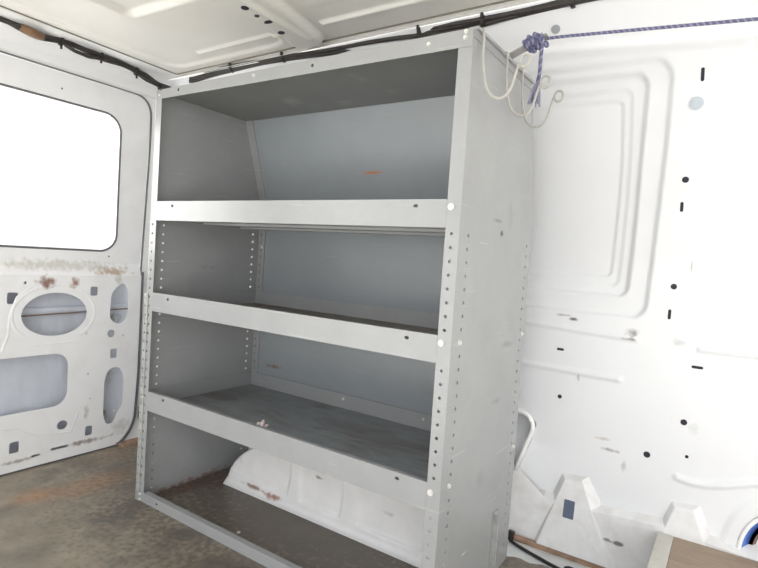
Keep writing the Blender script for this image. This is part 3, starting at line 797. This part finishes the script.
# wraps round the bar
wr = []
for i in range(0, 120):
    t = i / 119; a = t * 2 * math.pi * 5
    wr.append((1.368 + .046 * t - .006 * math.sin(a), .25 + .022 * math.cos(a), 1.692 + .016 * t + .0135 * math.sin(a)))
strands(wr, .0028, .0034, .022, [rope_blue, rope_pale], 'knot_wrap')
wr = []
for i in range(0, 70):
    t = i / 69; a = -t * 2 * math.pi * 2.3
    wr.append((1.418 - .040 * t - .012 * math.sin(a), .25 + .026 * math.cos(a), 1.708 - .012 * t + .018 * math.sin(a)))
strands(wr, .0028, .0034, .022, [rope_blue, rope_pale], 'knot_wrap')
strands([(1.418, .225, 1.712), (1.426, .222, 1.690), (1.424, .222, 1.65), (1.424, .222, 1.60), (1.420, .222, 1.575)], .0028, .0030, .022, [rope_blue, rope_pale], 'tail')
mb = MB()
for i in range(22):
    a = random.uniform(-.022, .016); b = random.uniform(-.01, .01); L_ = random.uniform(.055, .072)
    mb.tube([(1.420 + a * .1, .222, 1.578), (1.419 + a * .6, .222 + b * .6, 1.555), (1.417 + a, .222 + b, 1.578 - L_)], [.003, .0026, .0018], 5)
mb.build('frayed_end', rope_pale, rope, True)

# ------------------------------------------------------------------ wiring looms under the roof
def loom(name, pts, label, n_str, r, spread):
    root = empty(name, pts[0], label, 'wiring')
    P_ = catmull(pts, 4)
    for s_ in range(n_str):
        ph = random.uniform(0, 6); out = []
        for i, p in enumerate(P_):
            a = ph + s_ * 2 * math.pi / n_str + i * .12
            out.append(p + Vector((0, math.cos(a), math.sin(a))) * spread * (0.8 + .5 * math.sin(i * .21 + s_)))
        mb = MB(); mb.tube(out, r, 6); mb.build('cable', loom_black, root, True)
    return root, P_
pts = [(-.36, .392, 1.858), (-.329, .40, 1.867), (-.20, .397, 1.878), (-.025, .396, 1.879), (.166, .396, 1.878), (.341, .395, 1.877), (.503, .397, 1.872), (.651, .40, 1.875), (.833, .398, 1.872), (.998, .396, 1.864), (1.112, .394, 1.861), (1.218, .394, 1.864), (1.35, .396, 1.865), (1.5, .396, 1.865), (1.8, .396, 1.865), (2.3, .396, 1.865)]
h1, HP = loom('wiring_loom', pts, 'black taped wiring loom running along the roof edge above the shelving', 3, .0088, .010)
for x in (-.05, .25, .90, 1.17, 1.44):
    p = min(HP, key=lambda q: abs(q.x - x))
    mb = MB(); mb.tube([p + Vector((-.005, 0, 0)), p + Vector((.005, 0, 0))], .0175, 10); mb.box(p.x - .004, p.x + .004, p.y - .022, p.y - .012, p.z + .006, p.z + .020)
    mb.build('cable_tie', black_rubber, h1)
pts = [(-.52, -.75, 1.888), (-.52, -.50, 1.888), (-.52, -.36, 1.884), (-.52, -.293, 1.880), (-.52, -.219, 1.873), (-.52, -.141, 1.880), (-.52, -.058, 1.882), (-.52, .03, 1.878), (-.52, .125, 1.878), (-.525, .226, 1.862), (-.527, .28, 1.850), (-.53, .35, 1.838), (-.53, .37, 1.836)]
root = empty('wiring_loom', (-.52, 0, 1.88), 'black wiring loom with brown tape running above the left door', 'wiring')
P_ = catmull(pts, 4)
for s_ in range(3):
    out = []
    for i, p in enumerate(P_):
        a = s_ * 2.1 + i * .15
        out.append(p + Vector((math.cos(a), 0, math.sin(a))) * .008 * (1 + .5 * math.sin(i * .5 + s_)))
    mb = MB(); mb.tube(out, .0085, 6); mb.build('cable', loom_black, root, True)
mb = MB(); mb.tube([(-.505, -.30, 1.872), (-.505, -.255, 1.868), (-.505, -.215, 1.866)], [.015, .017, .013], 10); mb.build('tape_wrap', tape_brown, root, True)
mb = MB(); mb.tube([(-.51, -.13, 1.868), (-.505, -.09, 1.855), (-.51, -.03, 1.853), (-.515, .03, 1.865), (-.52, .06, 1.872)], .008, 8); mb.build('cable_loop', loom_black, root, True)
for y in (-.15, .04, .21):
    p = min(P_, key=lambda q: abs(q.y - y))
    mb = MB(); mb.tube([p + Vector((0, -.005, 0)), p + Vector((0, .005, 0))], .019, 10); mb.box(p.x + .0, p.x + .006, p.y - .003, p.y + .004, p.z - .032, p.z - .012)
    mb.build('cable_tie', black_rubber, root)
mb = MB(); mb.box(-.545, -.51, .33, .385, 1.822, 1.850); mb.build('connector', black_rubber, root, False, .004)

# ------------------------------------------------------------------ small things on floor and shelf
mb = MB(); mb.tube(catmull([(1.283, .733, -.0055), (1.30, .722, -.0055), (1.33, .708, -.0055), (1.40, .683, -.0055), (1.495, .655, -.0055), (1.59, .632, .006), (1.66, .58, .0065), (1.70, .48, .0065), (1.69, .30, .0065)]), .0062, 8)
tag(mb.build('cable', black_rubber, None, True), 'black cable lying in the white gutter at the foot of the wall', 'cable')
mb = MB(); mb.box(1.262, 1.290, .742, .764, -.0125, .020); mb.box(1.255, 1.285, .738, .750, .014, .026)
tag(mb.build('clip', black_rubber, None, False, .003), 'small black clip at the start of the rusty seam beside the shelving', 'clip')
mb = MB()
for (dx, dy_, r, h) in ((0, 0, .011, .016), (-.016, -.004, .011, .011), (.018, .006, .010, .008), (.006, -.008, .008, .008), (-.006, .010, .008, .020)):
    n = 7; c = Vector((.478 + dx, .168 + dy_, .3907))
    ring = [c + Vector((math.cos(a) * r * random.uniform(.8, 1.15), math.sin(a) * r * random.uniform(.8, 1.15), 0)) for a in np.linspace(0, 2 * math.pi, n, endpoint=False)]
    ring2 = [c + (q - c) * .75 + Vector((0, 0, h * .65)) for q in ring]
    mb.poly(ring + ring2 + [c + Vector((0, 0, h))], [(i, (i + 1) % n, n + (i + 1) % n, n + i) for i in range(n)] + [(n + i, n + (i + 1) % n, 2 * n) for i in range(n)] + [tuple(range(n))])
tag(mb.build('paper_scrap', scrap_pink, None, True), 'small crumpled pale pink scrap on the lowest grey shelf', 'scrap')
mb = MB(); mb.disc((.47, .085, 0.0), (0, 0, 1), .007, .005, 8)
tag(mb.build('pebble', bolt_mat, None, False, .001), 'tiny pale pebble on the floor inside the bottom bay', 'pebble')
# plywood-topped box at the lower right
box = empty('low_box', (2.05, .62, 0), 'brown plywood-topped low box against the wall at the lower right', 'box')
mb = MB(); mb.box(1.785, 2.45, .50, .755, 0.0, .170); mb.build('box_body', sill_white, box, False, .003)
mb = MB(); mb.box(1.826, 2.46, .49, .766, .170, .187); mb.build('box_top', wood_tan, box, False, .002)
mb = MB(); mb.box(1.778, 1.8255, .49, .766, .170, .188); mb.build('edge_strip', wood_pale, box, False, .002)
